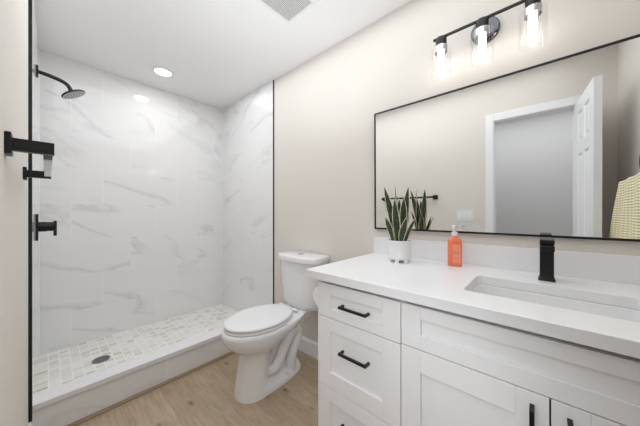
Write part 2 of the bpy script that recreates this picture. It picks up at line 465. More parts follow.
# hall beyond the doorway
struct('wall_hall', bx(-1.35, -1.25, NEAR - 0.9, 1.7, 0, CEIL), M['hallpaint'], label='pale grey hall wall beyond the doorway')
bm = new(); box(bm, -1.35, LW - 0.12, NEAR - 0.95, NEAR - 0.85, 0, CEIL); box(bm, -1.35, LW - 0.12, 1.7, 1.8, 0, CEIL)
struct('wall_hall_ends', bm, M['hallpaint'])
struct('wall_hall_side', bx(LW - 0.16, LW - 0.13, NEAR - 0.9, NEAR, 0, CEIL), M['hallpaint'])
bm = new(); box(bm, LW - 0.125, LW - 0.12, NEAR, DY0, 0, CEIL); box(bm, LW - 0.125, LW - 0.12, DY1, 1.7, 0, CEIL); box(bm, LW - 0.125, LW - 0.12, DY0, DY1, DZ, CEIL)
struct('wall_hall_door', bm, M['hallpaint'])

# ------------------------------------------------------------------ doorway casing and door
bm = new()
jt = 0.018
box(bm, LW - 0.12, LW, DY0, DY0 + jt - 0.011, 0, DZ)
box(bm, LW - 0.12, LW, DY1 - jt + 0.009, DY1, 0, DZ)
box(bm, LW - 0.12, LW, DY0, DY1, DZ - 0.009, DZ)
jamb = struct('door_1', bm, M['trimwhite'], label='white doorway frame')
def casing(y0, y1, z0, z1, vertical):
    bm = new()
    t0, t1 = 0.016, 0.011
    if vertical: box(bm, LW, LW + t0, y0, y1, z0, z1)
    else: box(bm, LW, LW + t0, y0, y1, z0, z1)
    return bm
struct('door_casing', casing(DY1 - 0.004, DY1 + 0.064, 0, DZ + 0.068, True), M['trimwhite'], jamb, bevel=0.004)
struct('door_casing', casing(DY0 - 0.064, DY0 + 0.004, 0, DZ + 0.068, True), M['trimwhite'], jamb, bevel=0.004)
struct('door_casing', casing(DY0 + 0.004, DY1 - 0.004, DZ - 0.004, DZ + 0.068, False), M['trimwhite'], jamb, bevel=0.004)
# six-panel leaf, hinged on the near jamb and swung into the room
leaf = thing('panel_door', 'white six-panel door standing open into the bathroom, seen in the mirror', 'door', (LW + 0.020, DY0 + 0.004, 0.01))
leaf.rotation_euler = (0, 0, 0)
def door_leaf():
    bm = new(); Wd, Hd, T = 0.556, 2.026, 0.038
    cols = [(0.10, 0.2475), (0.2975, 0.445)]
    rows = [(0.22, 0.80), (0.93, 1.60), (1.69, 1.93)]
    xs = sorted({0, Wd, *[c for q in cols for c in q]}); zs = sorted({0, Hd, *[c for q in rows for c in q]})
    for side in (0, 1):
        yy = 0 if side == 0 else -T; s = -1 if side == 0 else 1
        for i in range(len(xs) - 1):
            for j in range(len(zs) - 1):
                x0, x1, z0, z1 = xs[i], xs[i + 1], zs[j], zs[j + 1]
                if (x0, x1) in cols and (z0, z1) in rows:
                    rings = []
                    for ins, dp in ((0, 0), (0.012, 0.009), (0.022, 0.009), (0.045, 0.002)):
                        rings.append([bm.verts.new((a, yy + s * dp, b)) for a, b in ((x0 + ins, z0 + ins), (x1 - ins, z0 + ins), (x1 - ins, z1 - ins), (x0 + ins, z1 - ins))])
                    for a, b in zip(rings, rings[1:]):
                        for k in range(4): bm.faces.new((a[k], a[(k + 1) % 4], b[(k + 1) % 4], b[k]))
                    bm.faces.new(rings[-1])
                else:
                    bm.faces.new([bm.verts.new((a, yy, b)) for a, b in ((x0, z0), (x1, z0), (x1, z1), (x0, z1))])
    for a, b in (((0, 0), (Wd, 0)), ((Wd, 0), (Wd, Hd)), ((Wd, Hd), (0, Hd)), ((0, Hd), (0, 0))):
        bm.faces.new([bm.verts.new(p) for p in ((a[0], 0, a[1]), (b[0], 0, b[1]), (b[0], -T, b[1]), (a[0], -T, a[1]))])
    bmesh.ops.remove_doubles(bm, verts=bm.verts[:], dist=1e-5)
    bmesh.ops.translate(bm, verts=bm.verts[:], vec=leaf.location)
    return bm
link('leaf', door_leaf(), M['trimwhite'], leaf)
for s, nm in ((1, 'knob'), (-1, 'knob')):
    bm = new()
    L = leaf.location; kx, kz = L.x + 0.485, L.z + 0.90
    y0 = L.y if s > 0 else L.y - 0.036
    prof = [(0.030, 0), (0.030, 0.006), (0.011, 0.008), (0.011, 0.026), (0.024, 0.034), (0.027, 0.046), (0.020, 0.056), (0.004, 0.059)]
    loft(bm, [[(kx + r * math.cos(2 * PI * k / 24), y0 + s * h, kz + r * math.sin(2 * PI * k / 24)) for k in range(24)] for r, h in prof])
    link('knob', bm, M['black'], leaf, smooth=True)
leaf.rotation_euler = (0, 0, math.radians(-4.5))

# ------------------------------------------------------------------ vanity cabinet
CX = 0.832; CY0, CY1 = -0.425, 0.759; GAPS = 0.0035
van = thing('vanity_cabinet', 'white shaker vanity cabinet with black bar pulls under the quartz countertop', 'cabinet', (1.14, 0.16, 0))
bm = new()
xf = CX + 0.020
for q in ((CY0, CY0 + 0.018), (0.357, 0.375), (CY1 - 0.018, CY1)): box(bm, xf, W - 0.002, q[0], q[1], 0.095, 0.8725)
box(bm, xf, W - 0.002, CY0 + 0.018, CY1 - 0.018, 0.095, 0.113)
box(bm, W - 0.012, W - 0.002, CY0 + 0.018, CY1 - 0.018, 0.113, 0.868)
box(bm, xf, xf + 0.018, CY0 + 0.018, CY1 - 0.018, 0.700, 0.722)
box(bm, xf + 0.05, xf + 0.068, CY0 + 0.018, CY1 - 0.018, 0.850, 0.8725)
box(bm, xf + 0.06, W - 0.002, CY0 + 0.003, CY1 - 0.003, 0.0, 0.095)
link('carcass', bm, M['cabinet'], van)
def shaker(name, y0, y1, z0, z1, st, rt, rb):
    bm = new(); dp = 0.009; X1 = xf; e = 0.0002
    box(bm, CX, X1, y0, y0 + st, z0, z1); box(bm, CX, X1, y1 - st, y1, z0, z1)
    box(bm, CX, X1, y0 + st + e, y1 - st - e, z0, z0 + rb); box(bm, CX, X1, y0 + st + e, y1 - st - e, z1 - rt, z1)
    box(bm, CX + dp, X1, y0 + st + e, y1 - st - e, z0 + rb + e, z1 - rt - e)
    return link(name, bm, M['cabinet'], van, bevel=0.0012, seg=2)
def pull(par, y0, y1, z, vertical=False, z1=None):
    bm = new(); X = CX; t = 0.010
    if not vertical:
        box(bm, X - 0.034, X - 0.024, y0, y1, z - t / 2, z + t / 2)
        for a, b in ((y0, y0 + t), (y1 - t, y1)): box(bm, X - 0.026, X, a, b, z - t / 2, z + t / 2)
    else:
        box(bm, X - 0.034, X - 0.024, y0 - t / 2, y0 + t / 2, z, z1)
        for a, b in ((z, z + t), (z1 - t, z1)): box(bm, X - 0.026, X, y0 - t / 2, y0 + t / 2, a, b)
    o = link('handle', bm, M['black'], par, bevel=0.0015)
    o['label'] = 'matte black bar pull'
    return o
g = GAPS / 2
yd = 0.3655
d = shaker('drawer', yd + g, CY1, 0.7085 + g, 0.8565, 0.070, 0.046, 0.038); pull(d, 0.488, 0.620, 0.781)
d = shaker('drawer', yd + g, CY1, 0.3985 + g, 0.7085 - g, 0.070, 0.057, 0.070); pull(d, 0.488, 0.620, 0.590)
d = shaker('drawer', yd + g, CY1, 0.098, 0.3985 - g, 0.070, 0.057, 0.070); pull(d, 0.488, 0.620, 0.281)
shaker('false_front', -0.4015, yd - g, 0.7125 + g, 0.8565, 0.066, 0.042, 0.049)
ym = -0.018
d = shaker('door', ym + g, yd - g, 0.098, 0.7125 - g, 0.066, 0.074, 0.074); pull(d, ym + 0.034, 0, 0.53, True, 0.682)
d = shaker('door', -0.4015, ym - g, 0.098, 0.7125 - g, 0.066, 0.074, 0.074); pull(d, ym - 0.034, 0, 0.53, True, 0.682)

# countertop with sink cut-out
TOPZ, BOTZ = 0.909, 0.873
SX0, SX1, SY0, SY1 = 0.950, 1.216, -0.235, 0.197
ctop = thing('countertop', 'white speckled quartz countertop with a sink cut-out on the vanity', 'countertop', (1.13, 0.19, BOTZ))
bm = new()
outer = [(0.807, NEAR, TOPZ), (W, NEAR, TOPZ), (W, 0.815, TOPZ), (0.807, 0.815, TOPZ)]
inner = rrect(SX0, SX1, SY0, SY1, 0.020, TOPZ, 5)
ov = [bm.verts.new(p) for p in outer]; iv = [bm.verts.new(p) for p in inner]
ed = [bm.edges.new((ov[k], ov[(k + 1) % 4])) for k in range(4)] + [bm.edges.new((iv[k], iv[(k + 1) % len(iv)])) for k in range(len(iv))]
bmesh.ops.triangle_fill(bm, use_beauty=True, use_dissolve=False, edges=ed)
r = bmesh.ops.extrude_face_region(bm, geom=bm.faces[:])
bmesh.ops.translate(bm, verts=[v for v in r['geom'] if isinstance(v, bmesh.types.BMVert)], vec=(0, 0, BOTZ - TOPZ))
link('slab', bm, M['quartz'], ctop, bevel=0.0025)
tag(link('backsplash', bx(W - 0.020, W, NEAR, 0.8155, TOPZ, 1.012), M['quartz'], bevel=0.002), 'low white quartz backsplash strip along the wall below the mirror', 'backsplash')

# undermount sink
sink = thing('undermount_sink', 'white rectangular undermount sink set into the countertop', 'sink', (1.083, -0.02, 0.74))
bm = new()
e = 0.004
prof = [(-0.002, 0.8725, 0.022), (e, 0.870, 0.022), (e + 0.002, 0.80, 0.03), (e + 0.010, 0.772, 0.04), (e + 0.030, 0.762, 0.04), (0.09, 0.757, 0.03)]
loops = [rrect(SX0 + a, SX1 - a, SY0 + a, SY1 - a, rr, z, 6) for a, z, rr in prof]
out = [rrect(SX0 - a, SX1 + a, SY0 - a, SY1 + a, 0.03, z, 6) for a, z in ((-0.02, 0.742), (0.004, 0.76), (0.012, 0.80), (0.02, 0.8715))]
R = loft(bm, out + loops, True, True)
link('basin', bm, M['ceramic'], sink, smooth=True)
bm = new(); lathe(bm, [(0.024, 0.757), (0.024, 0.760), (0.018, 0.760), (0.016, 0.7585), (0.004, 0.7585)], 1.083, -0.02, 28)
link('drain', bm, M['black'], sink, smooth=True)

# faucet: flat square single-hole tap
fa = thing('faucet', 'matte black flat single-hole faucet behind the sink', 'faucet', (1.30, -0.0155, TOPZ))
FY = -0.018
bm = new()
loft(bm, [rrect(1.278, 1.342, FY - 0.025, FY + 0.025, 0.003, TOPZ, 2), rrect(1.278, 1.342, FY - 0.025, FY + 0.025, 0.003, TOPZ + 0.004, 2), rrect(1.288, 1.336, FY - 0.0205, FY + 0.0205, 0.003, TOPZ + 0.016, 2)])
link('base', bm, M['black'], fa)
link('body', bx(1.288, 1.335, FY - 0.0205, FY + 0.0205, TOPZ + 0.014, 1.050), M['black'], fa, bevel=0.002)
bm = new()
prism(bm, [(1.289, FY - 0.0205, 1.026), (1.289, FY - 0.0205, 1.050), (1.215, FY - 0.0205, 1.050), (1.215, FY - 0.0205, 1.030)], (0, 0.041, 0))
link('spout', bm, M['black'], fa, bevel=0.002)
link('neck', bx(1.296, 1.328, FY - 0.016, FY + 0.016, 1.050, 1.0545), M['black'], fa)
link('lever', bx(1.232, 1.336, FY - 0.0205, FY + 0.0205, 1.0545, 1.071), M['black'], fa, bevel=0.0015)

# ------------------------------------------------------------------ mirror
mir = thing('wall_mirror', 'large frameless-looking mirror with thin black frame above the countertop', 'mirror', (W - 0.012, 0.195, 1.068))
mir['label'] = 'large rectangular mirror in a thin black frame above the countertop'
MY0, MY1, MZ0, MZ1 = -0.420, 0.810, 1.066, 1.818
link('glass', bx(W - 0.016, W - 0.004, MY0 + 0.004, MY1 - 0.004, MZ0 + 0.004, MZ1 - 0.004), M['mirror'], mir)
bm = new(); ft = 0.0095; xa, xb = W - 0.0185, W - 0.004
box(bm, xa, xb, MY0, MY1, MZ0, MZ0 + ft); box(bm, xa, xb, MY0, MY1, MZ1 - ft, MZ1)
box(bm, xa, xb, MY0, MY0 + ft, MZ0 + ft, MZ1 - ft); box(bm, xa, xb, MY1 - ft, MY1, MZ0 + ft, MZ1 - ft)
link('frame', bm, M['black'], mir)
mir.rotation_euler = (0, -math.radians(0.4), 0)

# ------------------------------------------------------------------ vanity light
LX = 1.362
vl = thing('vanity_light', 'black three-bulb vanity light with clear glass cylinder shades above the mirror', 'light', (W, 0.195, 2.0))
bm = new()
prof = [(0.060, W - 0.0005), (0.060, W - 0.020), (0.056, W - 0.024), (0.01, W - 0.024)]
loft(bm, [[(x, 0.203 + r * math.cos(2 * PI * k / 40), 2.068 + r * math.sin(2 * PI * k / 40)) for k in range(40)] for r, x in prof])
link('canopy', bm, M['darkchrome'], vl, smooth=True)
bm = new(); tube(bm, [(W - 0.022, 0.203, 2.076), (1.40, 0.203, 2.076), (LX, 0.203, 2.076)], 0.008, 12)
link('arm', bm, M['black'], vl, smooth=True)
link('bar', bx(LX - 0.006, LX + 0.006, 0.000, 0.420, 2.071, 2.081), M['black'], vl, bevel=0.001)
for y in (0.382, 0.203, 0.024):
    bm = new(); lathe(bm, [(0.024, 2.072), (0.026, 2.068), (0.026, 2.030), (0.020, 2.028)], LX, y, 32)
    so = link('socket', bm, M['black'], vl, smooth=True)
    bm = new(); lathe(bm, [(0.022, 2.031), (0.0305, 2.028), (0.0305, 1.998), (0.0285, 1.998), (0.0285, 2.020), (0.018, 2.022)], LX, y, 32, True, True)
    link('ring', bm, M['chrome'], so, smooth=True)
    bm = new(); lathe(bm, [(0.030, 2.022), (0.044, 2.020), (0.0475, 2.014), (0.0475, 1.873), (0.0455, 1.873), (0.0455, 2.012), (0.043, 2.0175), (0.030, 2.0195)], LX, y, 40, False, False)
    link('glass_shade', bm, M['glass'], vl, smooth=True)
    bm = new(); lathe(bm, [(0.013, 2.018), (0.013, 2.000), (0.0145, 1.990), (0.0150, 1.970), (0.0150, 1.940), (0.0135, 1.925), (0.008, 1.915), (0.002, 1.912)], LX, y, 24)
    link('bulb', bm, M['bulb'], vl, smooth=True)

# ------------------------------------------------------------------ toilet
TY = 1.413
toi = thing('toilet', 'white two-piece toilet with closed lid between the shower curb and vanity', 'toilet', (1.10, TY, 0))
def egg(xf_, xb_, hw, xc, hb, z, n=64, pw=2.0, fall=None):
    """outline: front half ellipse to xf_, sides taper from hw at xc to hb at xb_"""
    out = []
    for k in range(n):
        a = 2 * PI * k / n
        c, s = math.cos(a), math.sin(a)
        if c >= 0:      # front
            sc = abs(c) ** (2 / pw); ss = abs(s) ** (2 / pw)
            x = xc - (xc - xf_) * sc; y = hw * ss * (1 if s >= 0 else -1)
        else:
            p = 3.2
            sc = abs(c) ** (2 / p); ss = abs(s) ** (2 / p)
            x = xc + (xb_ - xc) * sc
            wv = hw + (hb - hw) * (sc ** 1.6) if fall is None else hb + (hw - hb) * (1 - min(1, (x - xc) / fall)) ** 2 * (1 + 2 * min(1, (x - xc) / fall))
            y = wv * ss * (1 if s >= 0 else -1)
        out.append((x, TY + y, z))
    return out
bm = new()
L = [egg(0.792, 1.310, 0.114, 0.93, 0.100, 0.000, pw=2.3, fall=0.5),
     egg(0.792, 1.310, 0.114, 0.93, 0.100, 0.012, pw=2.3, fall=0.5),
     egg(0.797, 1.300, 0.110, 0.93, 0.088, 0.040, pw=2.3, fall=0.4),
     egg(0.800, 1.290, 0.107, 0.93, 0.034, 0.062, pw=2.3, fall=0.13),
     egg(0.810, 1.25, 0.105, 0.93, 0.030, 0.12, pw=2.3, fall=0.12),
     egg(0.822, 1.23, 0.104, 0.93, 0.030, 0.20, pw=2.2, fall=0.12),
     egg(0.826, 1.23, 0.106, 0.94, 0.034, 0.265, pw=2.2, fall=0.13),
     egg(0.812, 1.23, 0.116, 0.95, 0.036, 0.287, pw=2.15, fall=0.14),
     egg(0.778, 1.24, 0.141, 0.96, 0.045, 0.308, pw=2.1, fall=0.2),
     egg(0.742, 1.27, 0.164, 0.97, 0.070, 0.335, pw=2.05, fall=0.28),
     egg(0.719, 1.31, 0.179, 0.98, 0.095, 0.368, pw=2.0),
     egg(0.710, 1.35, 0.185, 0.98, 0.112, 0.405, pw=2.0),
     egg(0.711, 1.37, 0.185, 0.98, 0.117, 0.428, pw=2.0),
     egg(0.719, 1.37, 0.177, 0.98, 0.114, 0.435, pw=2.0)]
loft(bm, L)
link('bowl', bm, M['ceramic'], toi, smooth=True, sharp=60)
# rear deck that carries the tank
bm = new()
def deck(x0, x1, hw, z, r): return rrect(x0, x1, TY - hw, TY + hw, r, z, 6)
loft(bm, [deck(1.20, 1.30, 0.040, 0.27, 0.03), deck(1.19, 1.36, 0.065, 0.35, 0.035), deck(1.17, 1.41, 0.10, 0.405, 0.04), deck(1.165, 1.42, 0.117, 0.430, 0.04), deck(1.17, 1.415, 0.112, 0.440, 0.04)])
link('tank_deck', bm, M['ceramic'], toi, smooth=True, sharp=60)
# exposed trapway bulging on each side
for s in (-1, 1):
    bm = new()
    o = TY + s * 0.050
    pts = [(0.95, o, 0.135), (0.99, o, 0.108), (1.04, o + s * 0.006, 0.105), (1.085, o + s * 0.012, 0.150), (1.115, o + s * 0.012, 0.210), (1.155, o + s * 0.014, 0.275), (1.195, o + s * 0.014, 0.325), (1.245, o + s * 0.010, 0.330), (1.262, o + s * 0.008, 0.280), (1.235, o + s * 0.008, 0.215), (1.205, o + s * 0.006, 0.150), (1.195, o, 0.09), (1.195, o, 0.03)]
    # smooth the path
    P = [Vector(p) for p in pts]
    for _ in range(2):
        Q = [P[0]]
        for a, b in zip(P, P[1:]): Q += [a.lerp(b, 0.25), a.lerp(b, 0.75)]
        P = Q + [P[-1]]
    rr = [0.036 + 0.003 * math.cos(i / len(P) * 14) for i in range(len(P))]
    tube(bm, P, rr, 18)
    link('trapway', bm, M['ceramic'], toi, smooth=True, sharp=70)
    bm = new(); lathe(bm, [(0.013, 0.030), (0.013, 0.050), (0.010, 0.057), (0.003, 0.059)], 1.13, TY + s * 0.092, 20)
    link('bolt_cap', bm, M['plastic'], toi, smooth=True)
# seat ring and lid
def seatloop(grow, z): return egg(0.724 - grow, 1.205 + grow * 0.5, 0.180 + grow, 0.975, 0.115 + grow, z + 0.027, pw=2.05)
bm = new(); loft(bm, [seatloop(-0.006, 0.411), seatloop(0.0, 0.414), seatloop(0.0, 0.424), seatloop(-0.003, 0.428)])
link('seat', bm, M['plastic'], toi, smooth=True, sharp=50)
bm = new(); loft(bm, [seatloop(-0.014, 0.4275), seatloop(-0.012, 0.432)])
link('lid_gap_shade', bm, M['gap'], toi)  # dark slab puts the shade between seat and lid into colour
bm = new(); loft(bm, [seatloop(-0.002, 0.431), seatloop(0.001, 0.434), seatloop(0.001, 0.444), seatloop(-0.004, 0.449), seatloop(-0.030, 0.4525), seatloop(-0.08, 0.4535)])
link('lid', bm, M['plastic'], toi, smooth=True, sharp=60)
for s in (-1, 1):
    bm = new(); tube(bm, [(1.218, TY + s * 0.10, 0.459), (1.218, TY + s * 0.05, 0.459)], 0.011, 16)
    link('hinge', bm, M['plastic'], toi, smooth=True)
# tank
TANKY = TY - 0.010
def tankloop(hw, xfr, bow, z, back=1.440, n=14):
    pts = []
    rr = 0.030
    # front edge bowed, from -hw to +hw
    fr = []
    for k in range(n + 1):
        t = -1 + 2 * k / n
        fr.append((xfr + bow * (abs(t) ** 2.6), TANKY + t * (hw), z))
    # round the front corners a little
    pts = fr[:]
    pts += [(xfr + bow + rr, TANKY + hw + 0.004, z), (back - 0.012, TANKY + hw, z), (back, TANKY + hw - 0.012, z), (back, TANKY - hw + 0.012, z), (back - 0.012, TANKY - hw, z), (xfr + bow + rr, TANKY - hw - 0.004, z)]
    return pts
bm = new(); loft(bm, [tankloop(0.155, 1.285, 0.045, 0.440), tankloop(0.168, 1.270, 0.045, 0.448), tankloop(0.176, 1.262, 0.045, 0.48), tankloop(0.190, 1.250, 0.046, 0.62), tankloop(0.199, 1.243, 0.047, 0.795)])
link('tank', bm, M['ceramic'], toi, smooth=True, sharp=55)
bm = new(); loft(bm, [tankloop(0.203, 1.238, 0.047, 0.795), tankloop(0.213, 1.229, 0.048, 0.800), tankloop(0.214, 1.228, 0.048, 0.829), tankloop(0.209, 1.233, 0.048, 0.840), tankloop(0.185, 1.256, 0.046, 0.8445)])
link('tank_lid', bm, M['ceramic'], toi, smooth=True, sharp=55)
bm = new(); lathe(bm, [(0.024, 0.844), (0.024, 0.849), (0.020, 0.850), (0.002, 0.850)], 1.335, TANKY, 32)
link('flush_button', bm, M['chrome'], toi, smooth=True)

# ------------------------------------------------------------------ toilet paper on the cabinet side
hold = thing('paper_holder', 'white paper roll holder on the toilet side of the vanity', 'holder', (0.95, CY1, 0.755))
TPY, TPZ, TPX = 0.812, 0.754, 0.905
bm = new(); box(bm, 1.018, 1.030, CY1, TPY + 0.008, TPZ - 0.010, TPZ + 0.010); box(bm, 1.010, 1.038, CY1, CY1 + 0.006, TPZ - 0.025, TPZ + 0.025)
link('bracket', bm, M['black'], hold, bevel=0.0015)
bm = new(); tube(bm, [(1.03, TPY, TPZ + 0.0046), (TPX - 0.003, TPY, TPZ + 0.0046)], 0.0060, 14)
link('rod', bm, M['black'], hold, smooth=True)
hold['label'] = 'black paper holder on the toilet side of the vanity, mostly hidden by its roll'
roll = thing('toilet_paper_roll', 'white toilet paper roll beside the vanity below the countertop corner', 'toilet paper', (TPX, TPY, TPZ))
bm = new()
def circ(r, x, n=40): return [(x, TPY + r * math.cos(2 * PI * k / n), TPZ + r * math.sin(2 * PI * k / n)) for k in range(n)]
loft(bm, [circ(0.0115, TPX), circ(0.050, TPX), circ(0.052, TPX + 0.002), circ(0.052, TPX + 0.098), circ(0.050, TPX + 0.10), circ(0.0115, TPX + 0.10), circ(0.0115, TPX)], False, False)
bmesh.ops.remove_doubles(bm, verts=bm.verts[:], dist=1e-5)
link('paper', bm, M['paper'], roll, smooth=True)
bm = new(); loft(bm, [circ(0.0113, TPX + 0.001), circ(0.0113, TPX + 0.099), circ(0.0105, TPX + 0.099), circ(0.0105, TPX + 0.001), circ(0.0113, TPX + 0.001)], False, False)
link('core', bm, M['card'], roll, smooth=True)

# ------------------------------------------------------------------ soap bottle
SXc, SYc = 1.352, 0.317
soap = thing('soap_dispenser', 'orange hand soap pump bottle on the countertop by the sink', 'soap bottle', (SXc, SYc, TOPZ))
# bottle faces the room: local u across, v towards the camera
ang = math.atan2(-SYc, -SXc) + math.radians(6)
vx = Vector((math.cos(ang), math.sin(ang), 0)); ux = Vector((-vx.y, vx.x, 0))
def sq(hu, hv, r, z):
    return [tuple(Vector((SXc, SYc, z)) + ux * p[0] + vx * p[1]) for p in rrect(-hu, hu, -hv, hv, r, 0, 5)]
bm = new()
loft(bm, [sq(0.028, 0.017, 0.008, TOPZ), sq(0.031, 0.020, 0.010, TOPZ + 0.004), sq(0.031, 0.020, 0.010, TOPZ + 0.118), sq(0.029, 0.019, 0.010, TOPZ + 0.128), sq(0.021, 0.016, 0.010, TOPZ + 0.137), sq(0.0135, 0.0135, 0.0134, TOPZ + 0.143), sq(0.0125, 0.0125, 0.0124, TOPZ + 0.149)])
link('bottle', bm, M['soap'], soap, smooth=True, sharp=50)
bm = new()
uvl = bm.loops.layers.uv.new('UVMap')
f0 = Vector((SXc, SYc, 0)) + vx * 0.0204
vs = [bm.verts.new(f0 + ux * a + Vector((0, 0, z))) for a, z in ((-0.010, TOPZ + 0.016), (0.023, TOPZ + 0.016), (0.023, TOPZ + 0.108), (-0.010, TOPZ + 0.108))]
f = bm.faces.new(vs)
for lp, uvc in zip(f.loops, ((0, 0), (1, 0), (1, 1), (0, 1))): lp[uvl].uv = uvc
o = link('label', bm, M['soaplabel'], soap); o['label'] = 'pale orange label with small print'
sm = o.modifiers.new('solid', 'SOLIDIFY'); sm.thickness = 0.0006
bm = new(); lathe(bm, [(0.0135, TOPZ + 0.149), (0.0135, TOPZ + 0.165), (0.011, TOPZ + 0.168), (0.006, TOPZ + 0.170), (0.006, TOPZ + 0.186)], SXc, SYc, 24)
link('collar', bm, M['plastic'], soap, smooth=True)
bm = new()
hz = TOPZ + 0.186
def pl(u, v, z): return tuple(Vector((SXc, SYc, z)) - vx * (u * 0.97) + ux * (v + u * 0.25))
loft(bm, [[pl(x, y, hz) for x, y, _ in rrect(-0.020, 0.014, -0.010, 0.010, 0.006, 0, 4)], [pl(x, y, hz + 0.010) for x, y, _ in rrect(-0.021, 0.014, -0.011, 0.011, 0.006, 0, 4)], [pl(x, y, hz + 0.014) for x, y, _ in rrect(-0.018, 0.012, -0.008, 0.008, 0.006, 0, 4)]])
tube(bm, [pl(-0.016, 0, hz + 0.006), pl(-0.030, 0, hz + 0.005), pl(-0.038, 0, hz - 0.002)], [0.005, 0.004, 0.0035], 12)
link('pump_head', bm, M['plastic'], soap, smooth=True)

# ------------------------------------------------------------------ snake plant
PX, PY = 1.272, 0.569
pt = thing('snake_plant', 'snake plant in a white footed ceramic pot on the countertop', 'plant', (PX, PY, TOPZ))
bm = new()
prof = [(0.020, 0.014), (0.050, 0.014), (0.056, 0.018)]
for k in range(9):
    z = 0.022 + k * 0.010
    prof += [(0.0590, z), (0.0605, z + 0.005)]
prof += [(0.0605, 0.113), (0.0590, 0.115), (0.0510, 0.115), (0.048, 0.10), (0.047, 0.085)]
lathe(bm, [(r, TOPZ + z) for r, z in prof], PX, PY, 48)
link('pot', bm, M['ceramic'], pt, smooth=True, sharp=75)
for k in range(6):
    a = 2 * PI * k / 6 + 0.2
    bm = new(); lathe(bm, [(0.010, TOPZ), (0.0115, TOPZ + 0.004), (0.0115, TOPZ + 0.018)], PX + 0.046 * math.cos(a), PY + 0.046 * math.sin(a), 16)
    link('foot', bm, M['ceramic'], pt, smooth=True)
bm = new(); lathe(bm, [(0.0475, TOPZ + 0.098), (0.0475, TOPZ + 0.104), (0.02, TOPZ + 0.107), (0.002, TOPZ + 0.108)], PX, PY, 32)
link('soil', bm, M['soil'], pt, smooth=True)
# leaf: base offset (across, deep), tip offset (across, deep, height), width, twist
va = math.atan2(PY, PX); deep = Vector((math.cos(va), math.sin(va), 0)); acr = Vector((deep.y, -deep.x, 0))   # acr points right in the photo
leaves = [((-0.020, 0.00), (-0.078, 0.010, 0.395), 0.036, 15), ((-0.012, 0.022), (-0.022, 0.02, 0.405), 0.016, 70),
          ((-0.004, -0.018), (-0.022, -0.02, 0.325), 0.042, -10), ((0.004, 0.022), (0.000, 0.03, 0.33), 0.032, 10),
          ((0.014, -0.004), (0.026, -0.008, 0.335), 0.038, 20), ((0.020, 0.014), (0.050, 0.02, 0.392), 0.036, -25),
          ((-0.026, -0.016), (-0.070, -0.022, 0.225), 0.034, -15), ((0.026, -0.012), (0.082, -0.014, 0.222), 0.034, 25),
          ((0.010, -0.028), (0.036, -0.045, 0.225), 0.034, 5), ((-0.008, 0.030), (-0.03, 0.055, 0.26), 0.030, 40),
          ((0.022, 0.026), (0.055, 0.050, 0.24), 0.028, -40)]
for (ba, bd), (ta, td, th), wd, tw in leaves:
    bm = new(); uvl = bm.loops.layers.uv.new('UVMap')
    n = 14; rows = []
    b0 = Vector((PX, PY, TOPZ + 0.095)) + acr * ba + deep * bd
    tip = Vector((PX, PY, TOPZ + th + 0.012)) + acr * ta + deep * td
    for i in range(n + 1):
        t = i / n
        c = b0.lerp(tip, t); lean = (tip - b0); lean.z = 0
        c = c - lean * 0.30 * math.sin(t * PI) * 0.6
        hw = 1.15 * wd / 2 * (0.42 + 0.58 * math.sin(min(1, t / 0.62) * PI / 2)) * (1 - max(0, (t - 0.55) / 0.45) ** 1.9)
        hw = max(hw, 0.0005)
        a = math.radians(tw) + 0.5 * math.sin(t * 3 + tw)
        ud = acr * math.cos(a) + deep * math.sin(a); nd = acr * -math.sin(a) + deep * math.cos(a)
        rows.append([bm.verts.new(c + ud * hw * q + nd * (hw * 0.35 * (q * q)) * -1) for q in (-1, -0.5, 0, 0.5, 1)])
    for i in range(n):
        for k in range(4):
            f = bm.faces.new((rows[i][k], rows[i][k + 1], rows[i + 1][k + 1], rows[i + 1][k]))
            for lp, (uu, vv) in zip(f.loops, ((k / 4, i / n), ((k + 1) / 4, i / n), ((k + 1) / 4, (i + 1) / n), (k / 4, (i + 1) / n))): lp[uvl].uv = (uu, vv)
    o = link('leaf', bm, M['leaf'], pt, smooth=True)
    sm = o.modifiers.new('solid', 'SOLIDIFY'); sm.thickness = 0.0025; sm.offset = 0

# ------------------------------------------------------------------ shower fittings
SHY = 2.421; SX = LT + 0.004
sh = thing('overhead_shower', 'matte black round shower head on a bent arm on the left shower wall', 'shower head', (SX, SHY, 2.086))
link('flange', bx(SX, SX + 0.010, SHY - 0.030, SHY + 0.030, 2.055, 2.117), M['black'], sh, bevel=0.002)
bm = new()
pts = [(SX, SHY, 2.086), (0.0, SHY, 2.082), (0.050, SHY, 2.072), (0.080, SHY, 2.062), (0.098, SHY, 2.048), (0.108, SHY, 2.030), (0.114, SHY, 2.012)]
P = [Vector(p) for p in pts]
for _ in range(2):
    Q = [P[0]]
    for a, b in zip(P, P[1:]): Q += [a.lerp(b, 0.25), a.lerp(b, 0.75)]
    P = Q + [P[-1]]
tube(bm, P, 0.0120, 16); link('arm', bm, M['black'], sh, smooth=True)
hc = Vector((0.124, SHY - 0.004, 1.997)); hn = Vector((0.50, -0.06, -0.86)).normalized()
hx, hy = frame_of(hn)
def disc(r, h, n=40): return [tuple(hc + hn * h + r * (math.cos(2 * PI * k / n) * hx + math.sin(2 * PI * k / n) * hy)) for k in range(n)]
bm = new(); loft(bm, [disc(0.013, -0.030), disc(0.015, -0.014), disc(0.030, -0.008), disc(0.064, -0.004), disc(0.068, 0.0), disc(0.068, 0.005), disc(0.066, 0.0065)])
hd = link('head', bm, M['black'], sh, smooth=True)
bm = new(); uvl = bm.loops.layers.uv.new('UVMap')
rg = []
for r in (0.062, 0.045, 0.028, 0.012, 0.001): rg.append(([bm.verts.new(p) for p in disc(r, 0.0078)], r / 0.062))
rg.insert(0, ([bm.verts.new(p) for p in disc(0.062, 0.006)], 1.0))
